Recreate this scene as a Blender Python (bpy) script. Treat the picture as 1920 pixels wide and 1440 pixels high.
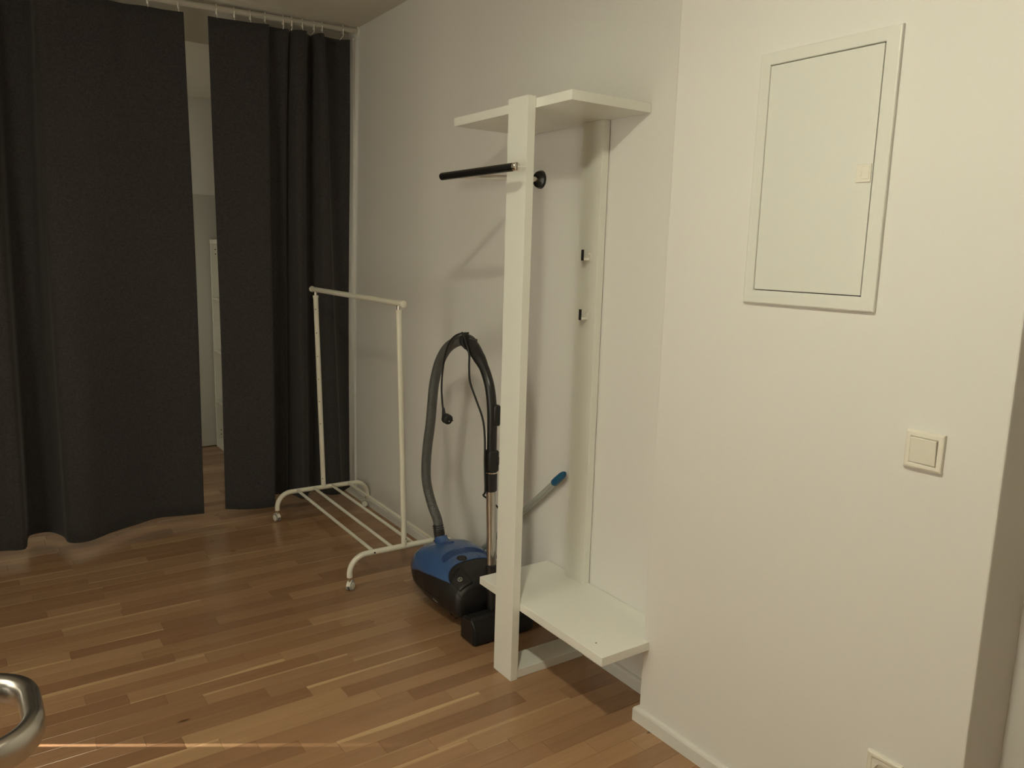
import bpy, bmesh, math, random
from mathutils import Vector, Matrix
random.seed(7)
C = bpy.context.scene.collection
SC = bpy.context.scene
for o in list(bpy.data.objects): bpy.data.objects.remove(o)

# ---------------------------------------------------------------- camera
cam_d = bpy.data.cameras.new('camera'); cam = bpy.data.objects.new('camera', cam_d); C.objects.link(cam)
yaw, pitch, roll = .61711791, .16465067, .02881134
fw = Vector((math.sin(yaw)*math.cos(pitch), math.cos(yaw)*math.cos(pitch), -math.sin(pitch)))
rt = Vector((math.cos(yaw), -math.sin(yaw), 0)); up = rt.cross(fw)
r2 = rt*math.cos(roll)+up*math.sin(roll); u2 = -rt*math.sin(roll)+up*math.cos(roll)
cam.matrix_world = Matrix(((r2.x,u2.x,-fw.x,0),(r2.y,u2.y,-fw.y,0),(r2.z,u2.z,-fw.z,1.42),(0,0,0,1)))
cam_d.sensor_width = 36; cam_d.lens = 1470.24/1920*36; cam_d.clip_start = .02
SC.camera = cam
# ---------------------------------------------------------------- world, lights, exposure
w = bpy.data.worlds.new('world'); SC.world = w; w.use_nodes = True
w.node_tree.nodes['Background'].inputs[0].default_value = (.8,.7,.5,1)
w.node_tree.nodes['Background'].inputs[1].default_value = .02
SC.view_settings.view_transform = 'Standard'; SC.view_settings.look = 'None'
SC.view_settings.gamma = 1; SC.view_settings.use_curve_mapping = False
SC.view_settings.exposure = .05
LAMP = (.29, .69, 2.46)
def light(name, kind, loc, power, col, **k):
    d = bpy.data.lights.new(name, kind); d.energy = power; d.color = col
    for a, v in k.items(): setattr(d, a, v)
    o = bpy.data.objects.new(name, d); o.location = loc; C.objects.link(o); return o
LCOL = (1,.955,.735)
light('room_light', 'POINT', LAMP, 8.8, LCOL, shadow_soft_size=.055)
ld = light('room_light_down', 'AREA', (LAMP[0],LAMP[1],LAMP[2]+.03), 20, LCOL, shape='DISK', size=.13)
dl = light('side_fill_light', 'AREA', (-1.17,1.75,1.25), 16.5, (1,.94,.76), shape='RECTANGLE', size=.9, size_y=1.9)  # added soft fill from the left, evens out walls and stand; no doorway built
dl.rotation_euler = (math.radians(90), 0, math.radians(-90))
light('far_room_fill', 'POINT', (.3,4.9,1.1), 9, (1,.93,.72), shadow_soft_size=.1)  # added fill behind the curtains, no lamp seen there
sl = light('floor_streak_light', 'AREA', (-2.15,3.852,.405), 6800, (1,.93,.80), shape='RECTANGLE', size=.008, size_y=.11)  # unseen lamp added behind the left wall to draw the floor streak
sl.rotation_euler = (math.radians(90), 0, math.radians(-122.3))

# ---------------------------------------------------------------- materials
def mat(name, col, rough=.5, metal=0, bump=0, bscale=200, var=0, vscale=3, coat=0, spec=.5):
    m = bpy.data.materials.new(name); m.use_nodes = True; nt = m.node_tree; N = nt.nodes; L = nt.links
    b = N['Principled BSDF']; b.inputs['Base Color'].default_value = (*col,1)
    b.inputs['Roughness'].default_value = rough; b.inputs['Metallic'].default_value = metal
    b.inputs['Specular IOR Level'].default_value = spec
    if coat: b.inputs['Coat Weight'].default_value = coat; b.inputs['Coat Roughness'].default_value = .12
    tc = N.new('ShaderNodeTexCoord')
    n = N.new('ShaderNodeTexNoise'); n.inputs['Scale'].default_value = vscale; n.inputs['Detail'].default_value = 3
    L.new(tc.outputs['Object'], n.inputs['Vector'])
    mx = N.new('ShaderNodeMix'); mx.data_type = 'RGBA'
    v = max(var, .02)
    mx.inputs[6].default_value = (*[c*(1-v) for c in col],1); mx.inputs[7].default_value = (*[min(1,c*(1+v)) for c in col],1)
    L.new(n.outputs['Fac'], mx.inputs[0]); L.new(mx.outputs[2], b.inputs['Base Color'])
    if bump:
        n2 = N.new('ShaderNodeTexNoise'); n2.inputs['Scale'].default_value = bscale; n2.inputs['Detail'].default_value = 4
        L.new(tc.outputs['Object'], n2.inputs['Vector'])
        bp = N.new('ShaderNodeBump'); bp.inputs['Strength'].default_value = bump; bp.inputs['Distance'].default_value = .001
        L.new(n2.outputs['Fac'], bp.inputs['Height']); L.new(bp.outputs['Normal'], b.inputs['Normal'])
    return m
M = {}
M['wall']   = mat('wall_paint', (.80,.785,.75), .75, bump=.25, bscale=260, var=.02, vscale=2, spec=.3)
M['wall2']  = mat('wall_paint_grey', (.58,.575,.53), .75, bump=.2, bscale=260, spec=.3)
M['ceil']   = mat('ceiling_paint', (.70,.66,.58), .85, bump=.2, bscale=150, spec=.2)
M['trim']   = mat('trim_paint', (.76,.75,.71), .4)
M['lam']    = mat('white_laminate', (.88,.88,.81), .25)
M['met']    = mat('white_steel_box', (.77,.77,.72), .35, bump=.05, bscale=500)
M['plas']   = mat('white_plastic', (.80,.77,.68), .35)
M['powder'] = mat('cream_powder_coat', (.80,.78,.66), .32)
M['chrome'] = mat('chrome', (.80,.76,.70), .14, 1)
M['brushed']= mat('brushed_metal', (.56,.53,.48), .27, 1, bump=.06, bscale=400)
M['steel']  = mat('steel_tube', (.62,.60,.57), .22, 1)
M['dark']   = mat('dark_metal', (.05,.048,.045), .3, .6)
M['blackm'] = mat('black_lacquer', (.012,.011,.011), .25)
M['black']  = mat('black_plastic', (.014,.013,.013), .42, bump=.12, bscale=700)
M['blackg'] = mat('black_gloss_plastic', (.016,.015,.015), .32)
M['rubber'] = mat('black_rubber', (.012,.012,.012), .6)
M['greyr']  = mat('grey_rubber', (.35,.34,.31), .5)
M['blue']   = mat('blue_plastic', (.045,.105,.265), .24, coat=.4, var=.04)
M['blued']  = mat('blue_plastic_dark', (.022,.062,.19), .35)
M['teal']   = mat('teal_plastic', (.008,.10,.21), .4)
M['hose']   = mat('grey_hose_plastic', (.095,.096,.092), .36)
M['pole']   = mat('pale_grey_metal', (.50,.53,.48), .35, .3)
M['gap']    = mat('dark_gap', (.02,.017,.014), .9)
M['silver'] = mat('silver_print', (.55,.53,.48), .4, .5)
M['hole']   = mat('drilled_hole', (.06,.045,.03), .8)
M['rodp']   = mat('off_white_rod', (.50,.475,.41), .5)
M['ringw']  = mat('white_ring', (.88,.86,.78), .35)
M['shade']  = mat('lamp_glass', (.8,.78,.7), .4)

def fabric():
    m = bpy.data.materials.new('dark_grey_fabric'); m.use_nodes = True; nt = m.node_tree; N = nt.nodes; L = nt.links
    b = N['Principled BSDF']; b.inputs['Roughness'].default_value = .95; b.inputs['Specular IOR Level'].default_value = .1
    b.inputs['Sheen Weight'].default_value = .12; b.inputs['Sheen Roughness'].default_value = .5
    tc = N.new('ShaderNodeTexCoord')
    mp = N.new('ShaderNodeMapping'); mp.inputs['Scale'].default_value = (330,330,90); L.new(tc.outputs['Object'], mp.inputs[0])
    mq = N.new('ShaderNodeMapping'); mq.inputs['Scale'].default_value = (70,70,400); L.new(tc.outputs['Object'], mq.inputs[0])
    n1 = N.new('ShaderNodeTexNoise'); n1.inputs['Scale'].default_value = 1; L.new(mp.outputs[0], n1.inputs['Vector'])
    n2 = N.new('ShaderNodeTexNoise'); n2.inputs['Scale'].default_value = 1; L.new(mq.outputs[0], n2.inputs['Vector'])
    ad = N.new('ShaderNodeMath'); ad.operation = 'ADD'; L.new(n1.outputs['Fac'], ad.inputs[0]); L.new(n2.outputs['Fac'], ad.inputs[1])
    mr = N.new('ShaderNodeMapRange'); mr.inputs[1].default_value = .7; mr.inputs[2].default_value = 1.3; L.new(ad.outputs[0], mr.inputs[0])
    mx = N.new('ShaderNodeMix'); mx.data_type = 'RGBA'; L.new(mr.outputs[0], mx.inputs[0])
    mx.inputs[6].default_value = (.036,.033,.033,1); mx.inputs[7].default_value = (.062,.057,.057,1)
    L.new(mx.outputs[2], b.inputs['Base Color'])
    bp = N.new('ShaderNodeBump'); bp.inputs['Strength'].default_value = .3; bp.inputs['Distance'].default_value = .001
    L.new(ad.outputs[0], bp.inputs['Height']); L.new(bp.outputs['Normal'], b.inputs['Normal'])
    return m
M['fabric'] = fabric()

def wood():
    # colour attribute 'tone': r = board tone, g = pale sapwood strength, b = seed ; 'edge' = distance across the strip
    m = bpy.data.materials.new('oak_strip'); m.use_nodes = True; nt = m.node_tree; N = nt.nodes; L = nt.links
    b = N['Principled BSDF']; b.inputs['Specular IOR Level'].default_value = .5
    at = N.new('ShaderNodeAttribute'); at.attribute_name = 'tone'
    sp = N.new('ShaderNodeSeparateColor'); L.new(at.outputs['Color'], sp.inputs[0])
    ed = N.new('ShaderNodeAttribute'); ed.attribute_name = 'edge'
    ge = N.new('ShaderNodeNewGeometry')
    off = N.new('ShaderNodeVectorMath'); off.operation = 'SCALE'; off.inputs[3].default_value = 37
    L.new(at.outputs['Vector'], off.inputs[0])
    pos = N.new('ShaderNodeVectorMath'); pos.operation = 'ADD'; L.new(ge.outputs['Position'], pos.inputs[0]); L.new(off.outputs[0], pos.inputs[1])
    def noise(scale, sc, det=4, dist=0):
        mp = N.new('ShaderNodeMapping'); mp.inputs['Scale'].default_value = scale; L.new(pos.outputs[0], mp.inputs[0])
        n = N.new('ShaderNodeTexNoise'); n.inputs['Scale'].default_value = sc; n.inputs['Detail'].default_value = det
        n.inputs['Distortion'].default_value = dist; L.new(mp.outputs[0], n.inputs['Vector']); return n
    def mathn(op, a, b_, clamp=False):
        n = N.new('ShaderNodeMath'); n.operation = op; n.use_clamp = clamp
        for i, s in enumerate((a, b_)):
            if isinstance(s, (int, float)): n.inputs[i].default_value = s
            else: L.new(s, n.inputs[i])
        return n.outputs[0]
    g1 = noise((3,60,1), 1, 5, .8); g2 = noise((9,330,1), 1, 3); g3 = noise((1.5,12,1), 1, 2)
    ra = N.new('ShaderNodeValToRGB'); L.new(sp.outputs[0], ra.inputs[0])
    e = ra.color_ramp.elements
    e[0].position = 0; e[0].color = (.25,.135,.070,1)
    e[1].position = 1; e[1].color = (.47,.30,.160,1)
    e2 = ra.color_ramp.elements.new(.5); e2.color = (.35,.203,.108,1)
    # pale sapwood along one long edge, its border wandering with the grain
    wob = mathn('MULTIPLY', mathn('SUBTRACT', g3.outputs['Fac'], .5), .9)
    es = mathn('ADD', ed.outputs['Fac'], wob)
    mr = N.new('ShaderNodeMapRange'); mr.inputs[1].default_value = .80; mr.inputs[2].default_value = .90; L.new(es, mr.inputs[0])
    sap = mathn('MULTIPLY', mr.outputs[0], sp.outputs[1], True)
    mx = N.new('ShaderNodeMix'); mx.data_type = 'RGBA'; L.new(sap, mx.inputs[0]); L.new(ra.outputs[0], mx.inputs[6]); mx.inputs[7].default_value = (.56,.385,.21,1)
    gr = mathn('ADD', mathn('MULTIPLY', mathn('SUBTRACT', g1.outputs['Fac'], .5), .26), mathn('MULTIPLY', mathn('SUBTRACT', g2.outputs['Fac'], .5), .22))
    gr = mathn('ADD', gr, mathn('MULTIPLY', mathn('SUBTRACT', g3.outputs['Fac'], .5), .22))
    k = mathn('ADD', gr, 1.0)
    vm = N.new('ShaderNodeVectorMath'); vm.operation = 'SCALE'; L.new(mx.outputs[2], vm.inputs[0]); L.new(k, vm.inputs[3])
    # small knots
    mp = N.new('ShaderNodeMapping'); mp.inputs['Scale'].default_value = (2.3,7,1); L.new(pos.outputs[0], mp.inputs[0])
    vo = N.new('ShaderNodeTexVoronoi'); vo.inputs['Scale'].default_value = 1; L.new(mp.outputs[0], vo.inputs['Vector'])
    kn = N.new('ShaderNodeMapRange'); kn.inputs[1].default_value = .02; kn.inputs[2].default_value = .055; L.new(vo.outputs['Distance'], kn.inputs[0])
    mk = N.new('ShaderNodeMix'); mk.data_type = 'RGBA'; L.new(kn.outputs[0], mk.inputs[0]); mk.inputs[6].default_value = (.09,.05,.025,1); L.new(vm.outputs[0], mk.inputs[7])
    L.new(mk.outputs[2], b.inputs['Base Color'])
    rr = mathn('ADD', mathn('MULTIPLY', g1.outputs['Fac'], .10), .17); L.new(rr, b.inputs['Roughness'])
    bp = N.new('ShaderNodeBump'); bp.inputs['Strength'].default_value = .12; bp.inputs['Distance'].default_value = .0006
    L.new(g2.outputs['Fac'], bp.inputs['Height']); L.new(bp.outputs['Normal'], b.inputs['Normal'])
    return m
M['wood'] = wood()

# ---------------------------------------------------------------- helpers
def obj(name, bm, m, parent=None, smooth=False, loc=None, kind=None):
    me = bpy.data.meshes.new(name)
    bmesh.ops.recalc_face_normals(bm, faces=bm.faces)
    bm.to_mesh(me); bm.free()
    if m: me.materials.append(M[m] if isinstance(m, str) else m)
    if smooth:
        me.polygons.foreach_set('use_smooth', [True]*len(me.polygons))
        try: me.set_sharp_from_angle(angle=math.radians(40))
        except Exception: pass
    o = bpy.data.objects.new(name, me); C.objects.link(o)
    if parent:
        o.parent = parent; 
        o.matrix_parent_inverse = WM(parent).inverted()
    if kind: o['kind'] = kind
    return o
_wm = {}
def WM(o):
    # world matrix of an unrotated chain (locations only)
    v = Vector((0,0,0)); p = o
    m = Matrix.Identity(4)
    if o.name in _wm: return _wm[o.name]
    return m
def thing(name, label, cat, loc=(0,0,0), group=None):
    o = bpy.data.objects.new(name, None); C.objects.link(o); o.location = loc
    o.empty_display_size = .1
    o['label'] = label; o['category'] = cat
    if group: o['group'] = group
    _wm[o.name] = Matrix.Translation(loc)
    return o
def box(bm, a, b, bev=0, seg=2):
    g = bmesh.ops.create_cube(bm, size=1)['verts']
    for v in g: v.co = Vector([(a[i]+b[i])/2+v.co[i]*(b[i]-a[i]) for i in range(3)])
    if bev:
        es = list({e for v in g for e in v.link_edges})
        bmesh.ops.bevel(bm, geom=es, offset=bev, segments=seg, affect='EDGES', profile=.5)
    return bm
def NB(): return bmesh.new()
def frames(P, closed=False):
    n = len(P); T = []
    for i in range(n):
        a = P[(i-1) % n] if closed or i else P[i]; b = P[(i+1) % n] if closed or i < n-1 else P[i]
        T.append((b-a).normalized())
    t = T[0]; ref = Vector((0,0,1)) if abs(t.z) < .9 else Vector((1,0,0))
    u = t.cross(ref).normalized(); out = []
    for i in range(n):
        u = (u - T[i]*u.dot(T[i])).normalized(); out.append((u, T[i].cross(u).normalized()))
    return out
def tube(bm, P, r, seg=16, closed=False, cap=True):
    P = [Vector(p) for p in P]; F = frames(P, closed); n = len(P); rings = []
    for i in range(n):
        ri = r[i] if isinstance(r, (list, tuple)) else r
        u, v = F[i]
        rings.append([bm.verts.new(P[i]+(u*math.cos(2*math.pi*k/seg)+v*math.sin(2*math.pi*k/seg))*ri) for k in range(seg)])
    for i in range(n if closed else n-1):
        a, b = rings[i], rings[(i+1) % n]
        for k in range(seg): bm.faces.new((a[k], a[(k+1) % seg], b[(k+1) % seg], b[k]))
    if cap and not closed: bm.faces.new(rings[0]); bm.faces.new(rings[-1])
    return bm
def cyl(bm, a, b, r, seg=24, bev=0):
    a, b = Vector(a), Vector(b); d = (b-a).normalized()
    if bev: tube(bm, [a, a+d*.0001, a+d*bev, b-d*bev, b-d*.0001, b], [max(r-bev,1e-4), r-bev*.9, r, r, r-bev*.9, max(r-bev,1e-4)], seg)
    else: tube(bm, [a, b], r, seg)
    return bm
def crom(P, n=12):
    P = [Vector(p) for p in P]; Q = [P[0]*2-P[1]]+P+[P[-1]*2-P[-2]]; out = []
    for i in range(1, len(Q)-2):
        p0, p1, p2, p3 = Q[i-1], Q[i], Q[i+1], Q[i+2]
        for k in range(n):
            t = k/n
            out.append(.5*((2*p1)+(p2-p0)*t+(2*p0-5*p1+4*p2-p3)*t*t+(3*p1-p0-3*p2+p3)*t**3))
    out.append(P[-1]); return out
def resample(P, step):
    out = [P[0]]; acc = 0
    for a, b in zip(P, P[1:]):
        d = (b-a).length; s = step-acc
        while s <= d and d > 0: out.append(a.lerp(b, s/d)); s += step
        acc = (acc+d) % step if d else acc
    return out
XA = lambda y: 1.762+.0247*(y-1.686)      # painted face of the long right wall
CEIL = 2.565

# ---------------------------------------------------------------- setting
floor = obj('floor', box(NB(), (-3.2,-2.4,-.12), (2.6,5.72,-.012)), 'gap', kind='structure')
GAP = .00035
def strip_mesh(bm, x0, x1, y0, y1, tone, lay, eg):
    z0, z1, c = -.012, 0, .0003
    g = GAP
    x0 += g; x1 -= g; y0 += g; y1 -= g
    vs = [bm.verts.new(p) for p in ((x0,y0,z0),(x1,y0,z0),(x1,y1,z0),(x0,y1,z0),(x0,y0,z1-c),(x1,y0,z1-c),(x1,y1,z1-c),(x0,y1,z1-c),
          (x0+c,y0+c,z1),(x1-c,y0+c,z1),(x1-c,y1-c,z1),(x0+c,y1-c,z1))]
    fs = [(8,9,10,11)]+[(a,b,b+4,a+4) for a, b in ((0,1),(1,2),(2,3))]+[(3,0,4,7)]+[(4,5,9,8),(5,6,10,9),(6,7,11,10),(7,4,8,11)]
    t, sap, seed, up_ = tone
    for f in fs:
        fa = bm.faces.new([vs[i] for i in f])
        for l in fa.loops:
            l[lay] = (t, sap, seed, 1)
            hi = l.vert.co.y > (y0+y1)/2
            l[eg] = (1.0,)*3+(1,) if hi == up_ else (0.0,)*3+(1,)
def layers(bm): return bm.loops.layers.float_color.new('tone'), bm.loops.layers.float_color.new('edge')
PER, Y0, SL = .06536, 1.525, .4935
known = {22:.543,21:.233,19:.442,18:.528,17:.128,16:.238,15:.352,14:.450,13:.552,12:.728,11:.846,10:.938,9:.532,8:1.111,7:1.215,6:.813,5:1.408,4:1.045,3:1.14,2:1.241,1:1.32,0:1.428,-1:1.548}
# (row, start x rounded) : tone, sapwood, on far edge?
special = {(15,.35):(.55,.9,False),(13,.55):(.55,.75,True),(11,.85):(.62,.9,True),(6,.81):(.58,.85,True),(21,-.26):(.6,.8,False),
           (22,.05):(.6,.8,False),(9,.04):(.75,.8,True),(9,1.03):(.6,0,True),(15,.85):(.7,.2,True),(4,.55):(.5,.3,True),(2,.75):(.45,.6,True),
           (12,.23):(.15,0,True),(16,.24):(.25,0,True),(14,.45):(.3,0,True),(15,-.14):(.1,0,True),(13,.06):(.28,0,True),(11,.35):(.22,0,True),(10,.94):(.2,0,True),(18,.03):(.12,0,True)}
rows = range(int((-2.4-Y0)/PER), int((5.72-Y0)/PER)+1)
rest = NB(); rl, re_ = layers(rest); cnt = 0
for k in rows:
    y0 = Y0+k*PER; y1 = y0+PER; ym = (y0+y1)/2
    off = known.get(k)
    if off is None: off = ((k*0.31+.17*math.sin(k*2.1)) % 1)*SL
    xmax = (XA(ym)-.006) if ym > 1.59 else (1.632 if ym > .66 else 1.9)
    x = off-SL*math.ceil((off+3.2)/SL)
    while x < xmax:
        x0, x1 = max(x,-3.2), min(x+SL, xmax)
        if x1-x0 > .01:
            t = (min(1,max(0,random.gauss(.45,.15))), random.choice((0,0,0,0,0,0,0,.35,.55)), random.random(), random.random() < .5)
            for (kk, xx), s in special.items():
                if kk == k and abs(xx-x) < .03: t = (s[0], s[1], random.random(), s[2])
            vis = (x1 > -.04 and 1.05 < ym < 4.35) or (x1 > .9 and 4.35 <= ym < 5.7)
            if vis and cnt < 298:
                bm = NB(); a, b_ = layers(bm); strip_mesh(bm, x0, x1, y0, y1, t, a, b_)
                obj('plank', bm, 'wood', floor); cnt += 1
            else: strip_mesh(rest, x0, x1, y0, y1, t, rl, re_)
        x += SL
obj('plank_field', rest, 'wood', floor, kind='stuff')

# long right wall, painted, with a faint plaster swelling
bm = NB(); n = 260; ya, yb = 1.50, 5.80; cols = []
for i in range(n+1):
    y = ya+(yb-ya)*i/n
    x = XA(y)-.0011*math.exp(-((y-2.93)/.06)**2)
    cols.append([bm.verts.new((x,y,0)), bm.verts.new((x,y,2.75)), bm.verts.new((XA(y)+.12,y,2.75)), bm.verts.new((XA(y)+.12,y,0))])
for a, b_ in zip(cols, cols[1:]):
    for j in range(4): bm.faces.new((a[j], a[(j+1) % 4], b_[(j+1) % 4], b_[j]))
bm.faces.new(cols[0]); bm.faces.new(cols[-1])
obj('wall_right', bm, 'wall', kind='structure')
obj('wall_right_front', box(NB(), (1.64,.652,0), (2.1,1.580,2.75), .004), 'wall', kind='structure')
obj('wall_right_recess', box(NB(), (1.822,-2.4,0), (2.1,.66,2.75)), 'wall', kind='structure')
obj('wall_back', box(NB(), (-1.3,-2.5,0), (2.1,-2.4,2.75)), 'wall', kind='structure')
bm = NB()   # left wall; low slit added to shape the unseen lamp's blade of light
SY = 3.247
box(bm, (-1.30,-2.5,0), (-1.20,3.0,2.75)); box(bm, (-1.30,3.5,0), (-1.20,5.72,2.75)); box(bm, (-1.30,3.0,.262), (-1.20,3.5,2.75))
box(bm, (-1.203,3.0,0), (-1.20,SY-.0018,.262)); box(bm, (-1.203,SY+.0018,0), (-1.20,3.5,.262))
obj('wall_left', bm, 'wall', kind='structure')
obj('wall_far', box(NB(), (-1.3,5.685,1.755), (1.95,5.80,2.75)), 'wall', kind='structure')
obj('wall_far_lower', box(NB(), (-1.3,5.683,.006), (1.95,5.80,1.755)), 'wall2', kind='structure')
bm = box(NB(), (-1.3,-2.5,CEIL), (2.1,4.20,CEIL+.15)); box(bm, (-1.3,4.20,2.388), (2.1,5.80,CEIL+.15))
obj('ceiling', bm, 'ceil', kind='structure')
def skirting(name, pts, h=.045, t=.014):
    # pts: wall-face line (x,y); profile stands out towards -x, top edge rounded
    bm = NB(); prof = [(0,0),(t,0),(t,h-.008),(t*.8,h-.002),(t*.5,h),(0,h)]
    rings = []
    for x, y, dx, dy in pts: rings.append([bm.verts.new((x+dx*a/t, y+dy*a/t, z)) for a, z in prof])
    for a, b_ in zip(rings, rings[1:]):
        for j in range(len(prof)): bm.faces.new((a[j], a[(j+1) % 6], b_[(j+1) % 6], b_[j]))
    bm.faces.new(rings[0]); bm.faces.new(rings[-1])
    return obj(name, bm, 'trim', kind='structure')
T = .014
skirting('baseboard_right', [(XA(1.581)+.0003,1.581,-T,0),(XA(5.68)+.0003,5.68,-T,0)])
skirting('baseboard_right_front', [(1.6399,.66,-T,0),(1.6399,1.5801,-T,T),(1.75,1.5801,0,T)])
bm = NB()
vs = [bm.verts.new((x,y,z)) for z in (.045,2.52) for x, y in ((XA(4.10)-.012,4.10),(XA(4.10)+.002,4.10),(XA(5.6)+.002,5.6),(XA(5.6)-.012,5.6))]
for f in ((0,1,2,3),(4,5,6,7),(0,1,5,4),(1,2,6,5),(2,3,7,6),(3,0,4,7)): bm.faces.new([vs[i] for i in f])
obj('trim_1', bm, 'trim', kind='structure')

# ceiling lamp out of sight above the frame
t = thing('ceiling_lamp', 'small round white ceiling lamp that lights the room from above', 'lamp', (LAMP[0],LAMP[1],CEIL))
obj('base_plate', cyl(NB(), (LAMP[0],LAMP[1],CEIL-.0005), (LAMP[0],LAMP[1],CEIL-.022), .06, 32, .003), 'plas', t, True)

# ---------------------------------------------------------------- cloak stand
A = .018
def stf(x, y, z):   # stand frame follows the wall's slight skew
    return Vector((x+A*(y-2.0), y-A*(x-1.6), z))
def sbox(a, b_, bev=.0008):
    bm = box(NB(), a, b_, bev)
    for v in bm.verts: v.co = stf(*v.co)
    return bm
stand = thing('cloak_stand', 'tall white laminate cloak stand with two shelves between floor post and wall post', 'coat stand', (1.6,2.03,0))
obj('front_post', sbox((1.431,1.972,0),(1.4595,2.077,1.888)), 'lam', stand)
obj('wall_post', sbox((1.739,1.985,.2725),(1.7665,2.090,1.8535)), 'lam', stand)
obj('wall_post', sbox((1.728,1.985,.031),(1.7545,2.090,.2445)), 'lam', stand)
obj('floor_board', sbox((1.4597,1.978,.0005),(1.750,2.080,.030)), 'lam', stand)
obj('upper_shelf', sbox((1.461,1.800,1.854),(1.7670,2.462,1.882)), 'lam', stand)
lsh = obj('lower_shelf', sbox((1.461,1.555,.245),(1.7670,2.228,.272)), 'lam', stand)
def coat_hook(z):
    y = 2.028; xp = 1.739
    h = NB(); box(h, (xp-.028,y-.004,z-.017), (xp+.0002,y+.004,z-.009), .001); box(h, (xp-.004,y-.009,z-.018), (xp,y+.009,z+.004), .001)
    for v in h.verts: v.co = stf(*v.co)
    o = obj('coat_hook', h, 'ringw', stand)  # chrome stem, its bright reflection painted as plain white
    pl = obj('hook_plate', sbox((xp-.031,y-.006,z-.018),(xp-.028,y+.006,z+.018), .0006), 'dark', o); pl['label'] = 'upright chrome tip plate with a dark reflection painted in'  # chrome plate; the dark room it mirrors is put into its colour
    obj('screw_cap', cyl(NB(), stf(xp,y,z+.004), stf(xp-.006,y,z+.004), .004, 12), 'plas', o, True)
coat_hook(1.422); coat_hook(1.224)
bm = NB(); cyl(bm, stf(1.505,1.634,.2719), stf(1.505,1.634,.2724), .0028, 8)
obj('scuff', bm, 'hole', lsh)

# ---------------------------------------------------------------- wall-mounted coat rail
rail = thing('coat_rail', 'wall mounted rail of chrome arm ending in a black lacquered bar', 'coat rail', (XA(2.36),2.36,1.69))
xw = XA(2.36)
obj('wall_flange', tube(NB(), [(xw,2.36,1.69),(xw-.004,2.36,1.69),(xw-.014,2.358,1.69),(xw-.020,2.357,1.69)], [.033,.033,.029,.016], 32), 'blackm', rail, True)
obj('arm', cyl(NB(), (xw-.016,2.358,1.690), (1.352,2.30,1.669), .0095, 24), 'chrome', rail, True)
bar = obj('bar', cyl(NB(), (1.347,2.336,1.666), (1.368,1.945,1.672), .0125, 28, .003), 'blackm', rail, True)
cp = obj('end_cap', cyl(NB(), (1.3676,1.948,1.672), (1.3686,1.934,1.6722), .0129, 28, .0015), 'chrome', bar, True); cp['label'] = 'chrome slotted end cap'
bm = box(NB(), (1.366,1.9330,1.661), (1.3685,1.9345,1.683)); obj('slot', bm, 'hole', bar)
bm = tube(NB(), [(1.371,1.934,1.672),(1.376,1.922,1.672),(1.380,1.912,1.671)], .0016, 8); obj('pin', bm, 'plas', bar, True)

# ---------------------------------------------------------------- rolling clothes rack
rack = thing('clothes_rack', 'cream metal rolling clothes rack with top bar and slatted base, on castors', 'clothes rack', (1.53,3.4,0))
def arc_pts(cx, cz, r, a0, a1, n=10): return [(cx+r*math.cos(math.radians(a0+(a1-a0)*i/n)), cz+r*math.sin(math.radians(a0+(a1-a0)*i/n))) for i in range(n+1)]
EZ = .150; HB = .075
def end_tube(xm, y):
    xl, xr = xm-.252, xm+.252
    p = [(xl,.060)]+arc_pts(xl+HB, EZ-HB, HB, 180, 90)+arc_pts(xr-HB, EZ-HB, HB, 90, 0)+[(xr,.060)]
    o = obj('end_frame', tube(NB(), [(x, y+(x-xm)*-.02, z) for x, z in p], .0122, 18), 'powder', rack, True)
    return o
def caster(x, y, ang):
    ca, sa = math.cos(ang), math.sin(ang)
    ax = Vector((ca,sa,0)); fwd = Vector((-sa,ca,0)); c = Vector((x,y,.0205))+fwd*.006
    o = obj('castor', cyl(NB(), (x,y,.064), (x,y,.040), .0058, 14), 'chrome', rack, True)
    for s in (-1,1):
        obj('wheel', cyl(NB(), c+ax*s*.0038, c+ax*s*.0122, .0205, 28, .0015), 'greyr', o, True)
        obj('wheel_disc', cyl(NB(), c+ax*s*.0115, c+ax*s*.0140, .0150, 24, .001), 'powder', o, True)
    h = NB(); n = 12; ra, rb = [], []
    for i in range(n+1):
        a = math.radians(20+150*i/n); d = fwd*math.cos(a)*.0222+Vector((0,0,math.sin(a)*.0222))
        ra.append(h.verts.new(c+d-ax*.0085)); rb.append(h.verts.new(c+d+ax*.0085))
    ra2 = [h.verts.new(v.co+(c-v.co).normalized()*0+Vector((0,0,.0016))) for v in ra]; rb2 = [h.verts.new(v.co+Vector((0,0,.0016))) for v in rb]
    for i in range(n):
        h.faces.new((ra[i],ra[i+1],rb[i+1],rb[i])); h.faces.new((ra2[i],ra2[i+1],rb2[i+1],rb2[i]))
        h.faces.new((ra[i],ra[i+1],ra2[i+1],ra2[i])); h.faces.new((rb[i],rb[i+1],rb2[i+1],rb2[i]))
    h.faces.new((ra[0],rb[0],rb2[0],ra2[0])); h.faces.new((ra[n],rb[n],rb2[n],ra2[n]))
    obj('fender', h, 'powder', o, True)
YN, YF, XN, XF = 2.915, 3.905, 1.517, 1.544
for xm, y in ((XN,YN),(XF,YF)): end_tube(xm, y)
caster(XN-.252, YN+.005, math.radians(-50)); caster(XN+.240, YN-.005, math.radians(15))
caster(XF-.252, YF+.005, math.radians(15)); caster(XF+.246, YF-.005, math.radians(55))
for q in (-.145,-.055,.045,.140):
    obj('base_rail', cyl(NB(), (XN+q,YN+.004,EZ+.004), (XF+q,YF-.004,EZ+.004), .0072, 14), 'powder', rack, True)
ZT = 1.205; LE = -.032
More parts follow.
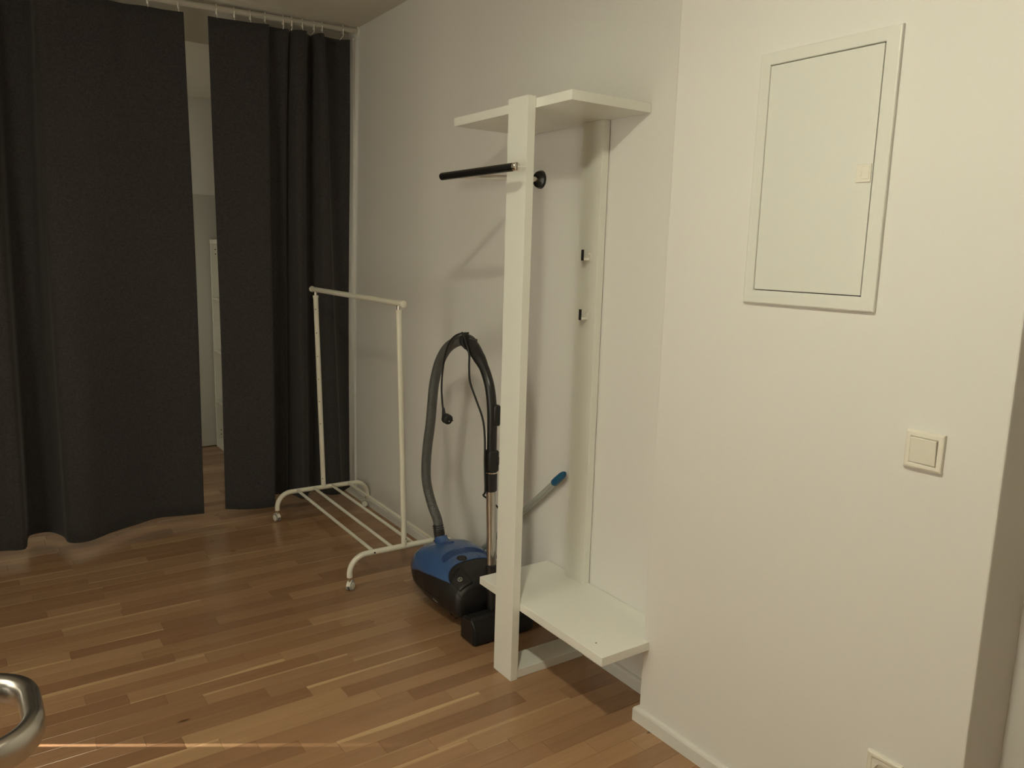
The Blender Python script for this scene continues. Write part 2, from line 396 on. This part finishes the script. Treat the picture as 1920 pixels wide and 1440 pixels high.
for xm, y, far in ((XN,YN,False),(XF,YF,True)):
    p = obj('post', cyl(NB(), (xm,y,EZ), (xm+LE*.97,y,ZT-.028), .0125, 20, .001), 'powder', rack, True)
    obj('collar', cyl(NB(), (xm+LE*.96,y,ZT-.040), (xm+LE*.97,y,ZT-.026), .0142, 20, .001), 'powder', p, True)
    obj('inner_post', cyl(NB(), (xm+LE*.97,y,ZT-.03), (xm+LE,y,ZT-.004), .0085, 16), 'chrome', p, True)
    zs = [1.108,.985,.862,.742,.622,.502,.20] if far else [.185]
    for z in zs:
        xx = xm+LE*(z-EZ)/(ZT-EZ)
        d = Vector((-.55,-.83,0)) if far else Vector((.35,-.93,0))
        c = Vector((xx,y,z)); obj('hole', cyl(NB(), c+d*.0118, c+d*.0128, .0028, 10), 'hole', p, True)
    for q in ((.140,-.145) if not far else ()):
        c = Vector((xm+q,y+(q)*-.02,EZ)); obj('screw', cyl(NB(), c+Vector((.1,-.99,.1)).normalized()*.0115, c+Vector((.1,-.99,.1)).normalized()*.0135, .004, 12), 'dark', p, True)
tb = obj('top_bar', cyl(NB(), (XN+LE,YN-.040,ZT), (XF+LE,YF+.045,ZT+.004), .0125, 24), 'powder', rack, True)
obj('bar_cap', cyl(NB(), (XN+LE,YN-.046,ZT), (XN+LE,YN-.036,ZT), .0150, 28, .002), 'powder', tb, True)
obj('bar_cap', cyl(NB(), (XF+LE,YF+.040,ZT+.004), (XF+LE,YF+.050,ZT+.004), .0150, 28, .002), 'powder', tb, True)

# ---------------------------------------------------------------- vacuum cleaner
vac = thing('vacuum_cleaner', 'blue and black canister vacuum cleaner with its hose arched up and wand parked upright', 'vacuum cleaner', (1.58,2.56,0))
VY0, VY1, VX = 2.352, 2.812, 1.580
def interp(tab, u):
    for (a, va), (b_, vb) in zip(tab, tab[1:]):
        if u <= b_:
            k = (u-a)/(b_-a); k = k*k*(3-2*k)*.35+k*.65; return va+(vb-va)*k
    return tab[-1][1]
TOPZ = [(0,.140),(.015,.170),(.05,.188),(.15,.208),(.30,.226),(.5,.240),(.65,.240),(.78,.226),(.88,.198),(.95,.160),(.985,.130),(1,.105)]
BOTZ = [(0,.050),(.03,.026),(.10,.016),(.5,.012),(.85,.030),(.95,.055),(1,.085)]
HWID = [(0,.104),(.015,.120),(.05,.130),(.15,.138),(.3,.145),(.5,.149),(.72,.141),(.86,.117),(.94,.085),(.985,.045),(1,.012)]
def vsurf(u, th, off=0):
    w_ = interp(HWID, u)+off; zt = interp(TOPZ, u)+off; zb = interp(BOTZ, u); zm = zb+(zt-zb)*.46
    c, s = math.cos(th), math.sin(th); e = .66
    cx = math.copysign(abs(c)**e, c); sx = math.copysign(abs(s)**e, s)
    hz = (zt-zm) if s > 0 else (zm-zb)
    return Vector((VX-cx*w_*(1 if s > 0 else 1-.20*abs(s)), VY0+(VY1-VY0)*u, zm+sx*hz))
us = [0]+[.5-.5*math.cos(math.pi*i/44) for i in range(1,44)]+[1]
bm = NB(); R = []
for u in us: R.append([bm.verts.new(vsurf(u, 2*math.pi*j/64)) for j in range(64)])
for p, q in zip(R, R[1:]):
    for j in range(64): bm.faces.new((p[j], p[(j+1) % 64], q[(j+1) % 64], q[j]))
bm.faces.new(R[0]); bm.faces.new(R[-1])
body = obj('body', bm, 'black', vac, True)
def patch(F, nu, nt):
    bm = NB(); G = [[bm.verts.new(F(i/nu, j/nt)) for j in range(nt+1)] for i in range(nu+1)]
    for p, q in zip(G, G[1:]):
        for j in range(nt): bm.faces.new((p[j], p[j+1], q[j+1], q[j]))
    return bm
SEAM = [(0,.70),(.14,.60),(.30,.40),(.5,.24),(.75,.06),(.9,.0),(1,-.05)]
def cover_f(i, t):
    ub = .145+.130*math.sin(math.pi*t)**.7
    u = ub+(.997-ub)*(.5-.5*math.cos(math.pi*(.12+.88*i)))/1.0 if i > 0 else ub
    a = interp(SEAM, u); return vsurf(u, a+(math.pi-2*a)*t, .0030)
def cover_f2(i, t):
    ub = .145+.130*math.sin(math.pi*t)**.7
    u = ub+(.997-ub)*math.sin(i*math.pi/2)**1.15
    a = interp(SEAM, u); return vsurf(u, a+(math.pi-2*a)*t, .0030)
cov = obj('top_cover', patch(cover_f2, 46, 48), 'blue', vac, True)
m_ = cov.modifiers.new('thick', 'SOLIDIFY'); m_.thickness = .004; m_.offset = -1
# crescent exhaust grille across the cover
def vent_uv(t, v):
    th = 1.00+1.14*t; uc_ = .365+.060*math.sin(math.pi*t); hw = .040*min(1, math.sqrt(max(0, min(t,1-t))*7)+.04)
    return uc_+hw*v, th
obj('vent_panel', patch(lambda i, j: vsurf(*vent_uv(i, j*2-1), .0036), 26, 6), 'blued', cov, True)
vent = NB()
for i in range(1, 27):
    t = i/27; tube(vent, [vsurf(*vent_uv(t, v*.9), .0042) for v in (-1,-.5,0,.5,1)], .0011, 6)
obj('vent_grille', vent, 'blued', cov, True, kind='stuff')
# suction dial well
dc = vsurf(.318, 1.50, .003); nrm = Vector((-.05,-.16,1)).normalized()
obj('dial_well', cyl(NB(), dc-nrm*.004, dc+nrm*.0016, .0205, 28, .001), 'gap', cov, True)
obj('dial', cyl(NB(), dc, dc+nrm*.0032, .0125, 24, .001), 'blackg', cov, True)
for (u_, th_), q in (((.315,1.24),.0030),((.30,1.76),.0030),((.26,1.05),.004),((.345,1.32),.003)):
    p = vsurf(u_, th_, .0036); obj('symbol', box(NB(), p-Vector((q,.0010,.0008)), p+Vector((q,.0010,.0006))), 'blued', cov)
# foot switch with its ring mark
pd = obj('foot_switch', patch(lambda i, j: vsurf(.035+.115*i+.07*i*j, .66+.62*j, .0022), 12, 14), 'black', vac, True)
m_ = pd.modifiers.new('thick', 'SOLIDIFY'); m_.thickness = .003; m_.offset = -1
UP, TP = .105, 1.00
p = vsurf(UP, TP, .0050)
e1 = (vsurf(UP+.01,TP,.0034)-vsurf(UP-.01,TP,.0034)).normalized(); e2 = (vsurf(UP,TP+.04,.0034)-vsurf(UP,TP-.04,.0034)).normalized()
ring = [p+(e1*math.cos(a)+e2*math.sin(a))*.0080 for a in [2*math.pi*i/28 for i in range(28)]]
bm = tube(NB(), ring, .0013, 6, closed=True); tube(bm, [p-e1*.0042, p+e1*.0042], .0013, 6)
obj('power_symbol', bm, 'silver', pd, True)
bm = tube(NB(), [vsurf(u, .50-.35*u, .0006) for u in [.01+.13*i/12 for i in range(13)]], .0011, 6); obj('seam', bm, 'rubber', body, True)
bm = tube(NB(), [vsurf(u, -.10-.25*(u-.5), .0004) for u in [.25+.70*i/30 for i in range(31)]], .0009, 6); obj('seam', bm, 'rubber', body, True)
# maker's lettering on the flank
fc = bpy.data.curves.new('lettering', 'FONT'); fc.body = 'Miele'; fc.size = .0155; fc.extrude = .0005; fc.align_x = 'CENTER'; fc.align_y = 'CENTER'
fo = bpy.data.objects.new('lettering_curve', fc); C.objects.link(fo); bpy.context.view_layer.update()
me = bpy.data.meshes.new_from_object(fo.evaluated_get(bpy.context.evaluated_depsgraph_get())); bpy.data.objects.remove(fo)
me.name = 'lettering'; me.materials.clear(); me.materials.append(M['silver'])
lo = bpy.data.objects.new('lettering', me); C.objects.link(lo)
LU, LT = .335, -.22
lp = vsurf(LU, LT, .0016); e1 = (vsurf(LU-.04, LT, .001)-vsurf(LU+.04, LT, .001)).normalized(); e2 = (vsurf(LU, LT+.06, .001)-vsurf(LU, LT-.06, .001)).normalized()
e3 = e1.cross(e2).normalized()
if e3.x > 0: e3 = -e3
e2 = e3.cross(e1)
me.transform(Matrix(((e1.x,e2.x,e3.x,lp.x),(e1.y,e2.y,e3.y,lp.y),(e1.z,e2.z,e3.z,lp.z),(0,0,0,1))))
lo.parent = vac; lo.matrix_parent_inverse = WM(vac).inverted(); lo['label'] = 'small silver lettering'
for sx in (-1,1): obj('wheel', cyl(NB(), (VX+sx*.055,2.50,.0165), (VX+sx*.070,2.50,.0165), .0163, 24, .002), 'rubber', vac, True)
obj('front_castor', cyl(NB(), (VX-.010,2.70,.0165), (VX+.010,2.70,.0165), .0163, 20, .002), 'rubber', vac, True)
# hose
XH = 1.578
KH = XH/1.6
def H(y, z, dx=0): return Vector((XH+dx, y*KH, 1.42+(z-1.42)*KH))
hz = [(2.752,.226),(2.760,.262),(2.775,.300),(2.821,.350),(2.866,.425),(2.877,.500),(2.866,.600),(2.843,.700),(2.829,.800),(2.812,.885),(2.775,.970),(2.715,1.035),(2.640,1.072),(2.578,1.084)]
hr = resample(crom([H(y,z) for y, z in hz], 16), .0016)
obj('hose', tube(NB(), hr, [.0196+.0011*(0,.7,1,.3)[i % 4] for i in range(len(hr))], 22), 'hose', vac, True)
obj('hose_socket', tube(NB(), crom([H(2.738,.195),H(2.748,.215),H(2.758,.250),H(2.768,.280)],6), [.023]*6+[.0225]*7+[.0215]*6, 28), 'black', vac, True)
for i in range(5):
    f = .35+.13*i; a = H(2.748,.215).lerp(H(2.768,.280), f); d = Vector((0,.02,.065)).normalized()
    obj('socket_ring', cyl(NB(), a, a+d*.0035, .0243, 28, .001), 'blackg', vac, True)
obj('hose_neck', tube(NB(), [H(2.715,.185),H(2.728,.203),H(2.738,.218),H(2.743,.228),H(2.745,.232)], [.056,.040,.030,.0275,.0265], 28), 'blue', vac, True)
obj('neck_hinge', box(NB(), (XH-.020,2.630,.236),(XH+.022,2.650,.248), .004, 2), 'blued', vac, True)
# handle
hh = [(2.586,1.084),(2.555,1.080),(2.520,1.062),(2.490,1.040),(2.455,1.010),(2.425,.975),(2.400,.932),(2.386,.885),(2.378,.835),(2.375,.78),(2.374,.70),(2.374,.635)]
hq = crom([H(y,z) for y, z in hh], 8); rr = []
for i in range(len(hq)):
    f = i/(len(hq)-1)
    rr.append(.0235+.003*math.sin(min(1,f/.3)*3.1) if f < .32 else .0185+.005*max(0, 1-(f-.32)/.08))
hd = obj('handle', tube(NB(), hq, rr, 26), 'blackg', vac, True)
for i in (2,6,10,14):
    d = (hq[i+1]-hq[i]).normalized(); obj('grip_ring', cyl(NB(), hq[i], hq[i]+d*.004, .0262, 26, .001), 'rubber', hd, True)
c = H(2.372,.825); obj('air_slide', box(NB(), (XH-.006,c.y-.0225,c.z-.040), (XH+.0225,c.y+.012,c.z+.040), .009, 3), 'blackg', hd, True)
obj('swivel_lug', cyl(NB(), H(2.530,1.096,-.010), H(2.510,1.088,.012), .006, 12, .001), 'black', hd, True)
c = H(2.3735,.650); obj('tube_lock', box(NB(), (XH-.0225,c.y-.0225,c.z-.042), (XH+.0225,c.y+.0225,c.z+.042), .010, 3), 'black', vac, True)
obj('lock_button', cyl(NB(), (XH+.012,c.y-.012,c.z), (XH+.031,c.y-.018,c.z), .015, 20, .003), 'black', vac, True)
obj('tube_collar', cyl(NB(), H(2.3735,.6035), H(2.3735,.5305), .0228, 28, .005), 'black', vac, True)
obj('collar_ring', cyl(NB(), H(2.3735,.6075), H(2.3735,.6032), .0212, 28), 'chrome', vac, True)
obj('wand', tube(NB(), [H(2.3735,.55),H(2.364,.40),H(2.356,.215)], .0180, 32), 'steel', vac, True)
obj('wand_joint', cyl(NB(), H(2.356,.246), (XH,2.300,.075), .0235, 28, .004), 'blackg', vac, True)
# floor head: wide flat nozzle standing behind the machine
def wedge(pts, x0, x1, bev):
    bm = NB(); a = [bm.verts.new((x0,y,z)) for y, z in pts]; b_ = [bm.verts.new((x1,y,z)) for y, z in pts]
    bm.faces.new(a); bm.faces.new(b_)
    for i in range(len(pts)): bm.faces.new((a[i], a[(i+1) % len(pts)], b_[(i+1) % len(pts)], b_[i]))
    bmesh.ops.bevel(bm, geom=list(bm.edges), offset=bev, segments=3, affect='EDGES')
    return bm
nz = obj('floor_nozzle', wedge([(2.226,.004),(2.328,.004),(2.328,.075),(2.312,.096),(2.258,.100),(2.230,.070)], 1.446, 1.716, .008), 'black', vac, True)
obj('nozzle_elbow', tube(NB(), crom([Vector((XH,2.275,.060)),Vector((XH,2.290,.075)),Vector((XH,2.302,.090)),Vector((XH,2.308,.12))],5), [.020,.022]+[.024]*14, 24), 'blackg', vac, True)
obj('bristle_strip', box(NB(), (1.455,2.245,.0005),(1.704,2.255,.006)), 'rubber', nz)
# mains cord looped over the handle, plug hanging
XC = 1.548; KC = XC/1.57
def K(y, z, dx=0): return Vector((XC+dx, y*KC, 1.42+(z-1.42)*KC))
c1 = [(2.552,1.118),(2.530,1.092),(2.500,1.045),(2.497,.990),(2.488,.935),(2.442,.873),(2.396,.811),(2.378,.743),(2.374,.641),(2.366,.541)]
p1 = [K(y,z) for y, z in c1]+[Vector((1.575,2.385,.515)),Vector((1.610,2.385,.488)),Vector((1.640,2.375,.455)),Vector((1.665,2.370,.410)),Vector((1.690,2.41,.32)),Vector((1.695,2.45,.24)),Vector((1.685,2.47,.195))]
cord = NB(); tube(cord, crom(p1, 10), .0038, 10)
c2 = [K(2.552,1.114,.03),K(2.580,1.108,.003),K(2.620,1.085,-.004),K(2.662,1.040,-.002),K(2.692,.965),K(2.702,.880),K(2.692,.810),K(2.684,.792)]
tube(cord, crom(c2, 10), .0038, 10)
loop = []; L0 = H(2.545,1.077)
for i in range(60):
    a = 2*math.pi*i/29.5; cc = L0+Vector((0,.010*i/60,0)); d1 = Vector((1,0,0)); d2 = Vector((0,.45,.9)).normalized()
    loop.append(cc+d1*math.cos(a)*.0300+d2*math.sin(a)*.0300)
tube(cord, loop, .0038, 10)
co = obj('mains_cord', cord, 'rubber', vac, True)
pb = NB(); q0 = K(2.686,.800); tube(pb, [q0, q0+Vector((0,-.004,-.018)), q0+Vector((0,-.010,-.032))], [.0048,.0070,.011], 16)
cyl(pb, q0+Vector((0,-.016,-.038)), q0+Vector((0,-.046,-.041)), .0200, 26, .005)
pl = obj('plug', pb, 'rubber', co, True)
for s_ in (-1,1): obj('plug_pin', cyl(NB(), q0+Vector((s_*.0095,-.045,-.0395)), q0+Vector((s_*.0095,-.064,-.0420)), .0022, 10), 'chrome', pl, True)

# ---------------------------------------------------------------- pole with blue grip
pole = thing('broom_pole', 'pale grey pole with a blue grip leaning at the wall behind the cloak stand', 'broom', (1.73,2.9,0))
pt = Vector((1.742,2.120,.640)); pe = Vector((1.742,2.42,.375))
dv = (pe-pt).normalized(); bot = pt+dv*((pt.z-.045)/-dv.z)
obj('pole', cyl(NB(), pt+dv*.05, bot, .0108, 22), 'pole', pole, True)
gr = [pt-dv*.012, pt-dv*.004, pt+dv*.010, pt+dv*.050, pt+dv*.066, pt+dv*.070]
obj('grip', tube(NB(), gr, [.006,.0105,.0130,.0142,.0140,.0115], 24), 'teal', pole, True)
bh = NB(); box(bh, (bot.x-.030,bot.y-.045,.012), (bot.x+.012,bot.y+.045,.055), .006); obj('brush_block', bh, 'teal', pole, True)
br = NB()
for i in range(9):
    for j in range(3): box(br, (bot.x-.026+.012*j,bot.y-.040+.009*i,.0005), (bot.x-.021+.012*j,bot.y-.035+.009*i,.014))
obj('bristles', br, 'rubber', pole, kind='stuff')

# ---------------------------------------------------------------- curtains, rings, rod
def curtain(name, label, top, botm, zt, zb, hookx, ztab):
    th = thing(name, label, 'curtain', (top[0][0]*.5+top[-1][0]*.5, 4.05, zt), 'dark grey curtains on the ceiling rod')
    del th['group']
    tp = crom([(x,y,0) for x, y in top], 10); bp_ = crom([(x,y,0) for x, y in botm], 10)
    bm = NB(); nr = 40; R = []
    for r in range(nr+1):
        f = r/nr; row = []
        for a, b_ in zip(tp, bp_):
            k = f**.8; p = a.lerp(b_, k)
            sag = zt(p.x) if callable(zt) else zt
            hem = .030 if 0 else 0
            z = (sag-.0)*(1-f)+(zb+.003*math.sin(p.x*9))*f
            p = Vector((p.x+.004*math.sin(z*2.3+p.x*5), p.y+.006*math.sin(z*1.7+p.x*11)*math.sin(math.pi*min(1,f*1.5)), z))
            row.append(bm.verts.new(p))
        R.append(row)
    for a, b_ in zip(R, R[1:]):
        for j in range(len(a)-1): bm.faces.new((a[j],a[j+1],b_[j+1],b_[j]))
    o = obj('panel', bm, 'fabric', th, True); md = o.modifiers.new('thick','SOLIDIFY'); md.thickness = .0018; md.offset = 0
    # stitched hem bands
    for nm, f0, f1 in (('heading', 0, .028),):
        hb = NB(); rows_ = []
        for f in (f0, f1):
            rows_.append([hb.verts.new(R_.copy()) for R_ in []])
        hb.free()
    for hx in hookx:
        zr = rodz(hx); ring = []
        y = min(tp, key=lambda p: abs(p.x-hx)).y
        for i in range(26):
            a = math.radians(-60+330*i/25)
            ring.append((hx+.003*math.sin(a), 4.05+.0185*math.sin(a), zr-.004+.021*math.cos(a)))
        ring += [(hx+.002, 4.05-.006, zr-.034), (hx, y, zr-.048)]
        obj('curtain_ring', tube(NB(), ring, .0020, 8), 'ringw', th, True)
    return th
def rodz(x): return 2.543-.0317*(1.72-x) + .0065*max(0,1.0-x)**2*1.2
_wm_zt = 0
def ct(x): return rodz(x)-.045
RT = [(1.057,4.03),(1.127,4.035),(1.213,4.03),(1.277,4.025),(1.323,4.01),(1.339,4.02),(1.345,4.045),(1.40,4.050),(1.438,4.040),(1.461,4.09),(1.460,4.05),(1.487,4.02),(1.523,4.02),(1.545,4.07),(1.575,4.10),(1.582,4.05),(1.593,4.02),(1.615,4.02),(1.64,4.07),(1.713,4.09),(1.774,4.06)]
RB = [(1.081,4.10),(1.142,4.059),(1.216,4.027),(1.292,4.013),(1.312,4.02),(1.322,4.05),(1.335,4.17),(1.379,4.215),(1.425,4.18),(1.45,4.20),(1.462,4.12),(1.475,4.055),(1.51,4.07),(1.545,4.14),(1.575,4.16),(1.60,4.12),(1.63,4.05),(1.69,4.035),(1.72,4.07),(1.76,4.11),(1.795,4.14)]
LT_ = [(-.52,4.06),(-.40,4.03),(-.27,4.05),(-.121,4.03),(.0,4.05),(.10,4.03),(.17,4.03),(.205,4.07),(.24,4.115),(.30,4.12),(.340,4.09),(.350,4.03),(.38,4.02),(.462,4.04),(.54,4.035),(.626,4.03),(.70,4.045),(.778,4.03),(.86,4.04),(.949,4.03)]
LB_ = [(-.50,4.06),(-.38,4.02),(-.21,4.023),(-.08,4.014),(.0,4.01),(.075,4.0),(.144,3.966),(.172,3.99),(.189,4.132),(.23,4.165),(.285,4.150),(.325,4.06),(.335,3.975),(.372,3.944),(.432,3.955),(.527,4.023),(.628,4.067),(.748,4.115),(.856,4.089),(.969,4.071)]
def mk(name, label, T_, B_, hooks):
    th = curtain(name, label, T_, B_, ct, .05, hooks, None); return th
_th = thing
def thing(name, label, cat, loc=(0,0,0), group=None):
    if callable(loc[2]): loc = (loc[0], loc[1], 2.5)
    return _th(name, label, cat, loc, group)
mk('curtain', 'wide dark grey curtain left of the gap, hanging almost to the floor', LT_, LB_, [-.45,-.2,.05,.3,.55,.795,.926])
mk('curtain', 'narrower dark grey curtain with folds, between the gap and the right wall', RT, RB, [1.097,1.179,1.255,1.327,1.417,1.46,1.515,1.576,1.619,1.732])
rod = thing('curtain_rod', 'white round curtain rod close under the ceiling, carrying both dark curtains', 'curtain rod', (1.0,4.05,2.53))
obj('rod', tube(NB(), [(-1.198+3.005*i/30,4.05,rodz(-1.198+3.005*i/30)) for i in range(31)], .0135, 20), 'rodp', rod, True)
obj('end_flange', cyl(NB(), (XA(4.05)-.012,4.05,rodz(1.81)), (XA(4.05)+.001,4.05,rodz(1.81)), .024, 24, .003), 'plas', rod, True)

# ---------------------------------------------------------------- shelf unit beyond the curtain
bs = thing('shelf_unit', 'white open shelf unit seen through the gap between the two curtains', 'shelf', (1.62,5.3,0))
bx0, bx1, by0, by1 = 1.445, 1.790, 4.90, 5.668
obj('side_panel', box(NB(), (bx0,by1-.018,0),(bx1,by1,1.43), .001), 'lam', bs)
obj('side_panel', box(NB(), (bx0,by0,0),(bx1,by0+.018,1.43), .001), 'lam', bs)
obj('top_panel', box(NB(), (bx0-.002,by0,1.4302),(bx1,by1,1.458), .001), 'lam', bs)
obj('back_panel', box(NB(), (bx1-.008,by0+.0185,.06),(bx1-.002,by1-.0185,1.4300)), 'lam', bs)
for z in (.340,.700,1.063): obj('shelf', box(NB(), (bx0+.004,by0+.0185,z-.016),(bx1-.0085,by1-.0185,z+.0), .001), 'lam', bs)
obj('shelf', box(NB(), (bx0+.004,by0+.0185,.045),(bx1-.0085,by1-.0185,.061), .001), 'lam', bs)
obj('plinth', box(NB(), (bx0+.004,by0+.0185,0),(bx0+.020,by1-.0185,.0445), .001), 'lam', bs)
for z in (1.39,1.36,.12,.09):
    obj('pin_hole', cyl(NB(), (bx0+.03,by1-.0178,z), (bx0+.03,by1-.0186,z), .004, 8), 'hole', bs)

# ---------------------------------------------------------------- fuse box door on the front wall
fb = thing('fuse_box', 'white flush fuse box door with a wide frame on the right-hand wall', 'fuse box', (1.64,1.12,1.61))
xw = 1.64
def frame(y0, y1, z0, z1, iy0, iy1, iz0, iz1, t, bev, m, par, name='frame'):
    bm = NB(); xo = xw-t
    def ring(x, a, b_, c, d): return [bm.verts.new(p) for p in ((x,a,c),(x,b_,c),(x,b_,d),(x,a,d))]
    r = [ring(xw,y0,y1,z0,z1), ring(xo+bev,y0,y1,z0,z1), ring(xo+bev*.3,y0+bev*.3,y1-bev*.3,z0+bev*.3,z1-bev*.3), ring(xo,y0+bev,y1-bev,z0+bev,z1-bev), ring(xo,iy0-.0015,iy1+.0015,iz0-.0015,iz1+.0015), ring(xo+.0015,iy0,iy1,iz0,iz1), ring(xw,iy0,iy1,iz0,iz1)]
    for a, b_ in zip(r, r[1:]+r[:1]):
        for j in range(4): bm.faces.new((a[j], a[(j+1) % 4], b_[(j+1) % 4], b_[j]))
    return obj(name, bm, m, par)
frame(.9455,1.2975,1.315,1.911, .979,1.2675,1.348,1.8815, .010, .004, 'met', fb)
obj('backing', box(NB(), (xw-.0012,.979,1.348),(xw-.0002,1.2675,1.8815)), 'gap', fb)
dr = obj('door', box(NB(), (xw-.0092,.9812,1.3502),(xw-.0014,1.2653,1.8793), .0010), 'met', fb)
lt = obj('latch', box(NB(), (xw-.0122,.9825,1.5945),(xw-.009,1.0175,1.6335), .0012), 'plas', dr)
obj('latch_tab', box(NB(), (xw-.0136,.986,1.601),(xw-.0115,1.003,1.629), .0010), 'plas', lt)
obj('latch_grip', cyl(NB(), (xw-.0120,1.0085,1.613),(xw-.0129,1.0085,1.613), .0055, 20), 'plas', lt, True)

# ---------------------------------------------------------------- light switch and wall socket
sw = thing('light_switch', 'square white light switch with a single rocker, right of the fuse box and lower', 'light switch', (1.64,.805,1.036))
frame(.7645,.8455,.9955,1.0770, .7770,.8330,1.008,1.0640, .0095, .0045, 'plas', sw)
obj('backing', box(NB(), (xw-.003,.777,1.008),(xw-.0002,.833,1.064)), 'gap', sw)
bm = box(NB(), (xw-.0122,.7778,1.0088),(xw-.0031,.8322,1.0632), .0012)
for v in bm.verts:
    if v.co.x < xw-.006: v.co.x -= .0022*(v.co.z-1.036)/.027
obj('rocker', bm, 'plas', sw)
so = thing('wall_socket', 'square white wall socket low on the wall under the light switch', 'wall socket', (1.64,.811,.285))
frame(.7705,.8515,.2445,.3255, .7830,.8390,.257,.313, .0095, .0045, 'plas', so)
bm = NB(); cy, cz, N_ = .811, .285, 32   # square insert with a round recess
xo = xw-.0080
outer, inner, deep = [], [], []
for i in range(N_):
    a = 2*math.pi*i/N_; c, s = math.cos(a), math.sin(a); q = .0275/max(abs(c),abs(s))
    outer.append(bm.verts.new((xo,cy+c*q,cz+s*q))); inner.append(bm.verts.new((xo,cy+c*.0205,cz+s*.0205))); deep.append(bm.verts.new((xw-.0005,cy+c*.0195,cz+s*.0195)))
back = [bm.verts.new((xw-.0004,v.co.y,v.co.z)) for v in outer]
for i in range(N_):
    j = (i+1) % N_
    bm.faces.new((outer[i],outer[j],inner[j],inner[i])); bm.faces.new((inner[i],inner[j],deep[j],deep[i])); bm.faces.new((outer[i],outer[j],back[j],back[i]))
bm.faces.new(deep)
ins = obj('insert', bm, 'plas', so)
for s in (-1,1): obj('contact_hole', cyl(NB(), (xw-.0006,cy+s*.0095,cz),(xw-.0014,cy+s*.0095,cz), .0026, 10), 'hole', ins)

# ---------------------------------------------------------------- chair whose metal armrest reaches into the frame
ch = thing('chair', 'chair whose thick brushed metal loop armrest pokes in at the lower left corner', 'chair', (-.42,1.40,0))
def rrect(x0, x1, y0, y1, r, n=12):
    P = []
    for cx, cy_, a0 in ((x1-r,y1-r,0),(x0+r,y1-r,90),(x0+r,y0+r,180),(x1-r,y0+r,270)):
        for i in range(n+1):
            a = math.radians(a0+90*i/n); P.append((cx+r*math.cos(a), cy_+r*math.sin(a)))
    return P
def armrest(yc, mirror):
    P = rrect(-.36,.052,yc-.118,yc+.118,.085)
    n = len(P); bm = NB(); R = []
    for i in range(n):
        a, b_ = Vector(P[i-1]), Vector(P[(i+1) % n]); t_ = (b_-a).normalized(); nn_ = Vector((t_.y,-t_.x))
        zc = .655-.10*max(0,(P[i][0]+.36)/.41-1)
        ring = []
        for k in range(20):
            q = 2*math.pi*k/20; c, s = math.cos(q), math.sin(q)
            ring.append(bm.verts.new((P[i][0]+nn_.x*.0170*math.copysign(abs(c)**.75,c), P[i][1]+nn_.y*.0170*math.copysign(abs(c)**.75,c), zc+.0260*math.copysign(abs(s)**.75,s))))
        R.append(ring)
    for i in range(n):
        a, b_ = R[i], R[(i+1) % n]
        for k in range(20): bm.faces.new((a[k],a[(k+1) % 20],b_[(k+1) % 20],b_[k]))
    return obj('armrest', bm, 'brushed', ch, True)
armrest(1.412, False)
obj('arm_support', tube(NB(), crom([(-.35,1.412,.655),(-.40,1.412,.60),(-.42,1.412,.50),(-.42,1.412,.43)],6), .014, 16), 'brushed', ch, True)
obj('seat', box(NB(), (-.90,1.16,.41),(-.40,1.66,.465), .015, 3), 'fabric', ch, True)
obj('backrest', box(NB(), (-.90,1.20,.52),(-.865,1.62,.92), .012, 3), 'fabric', ch, True)
obj('back_frame', box(NB(), (-.915,1.36,.42),(-.895,1.46,.86), .006), 'brushed', ch)
for x in (-.87,-.43):
    for y in (1.19,1.63): obj('leg', cyl(NB(), (x,y,0),(x,y,.412), .0125, 16), 'brushed', ch, True)
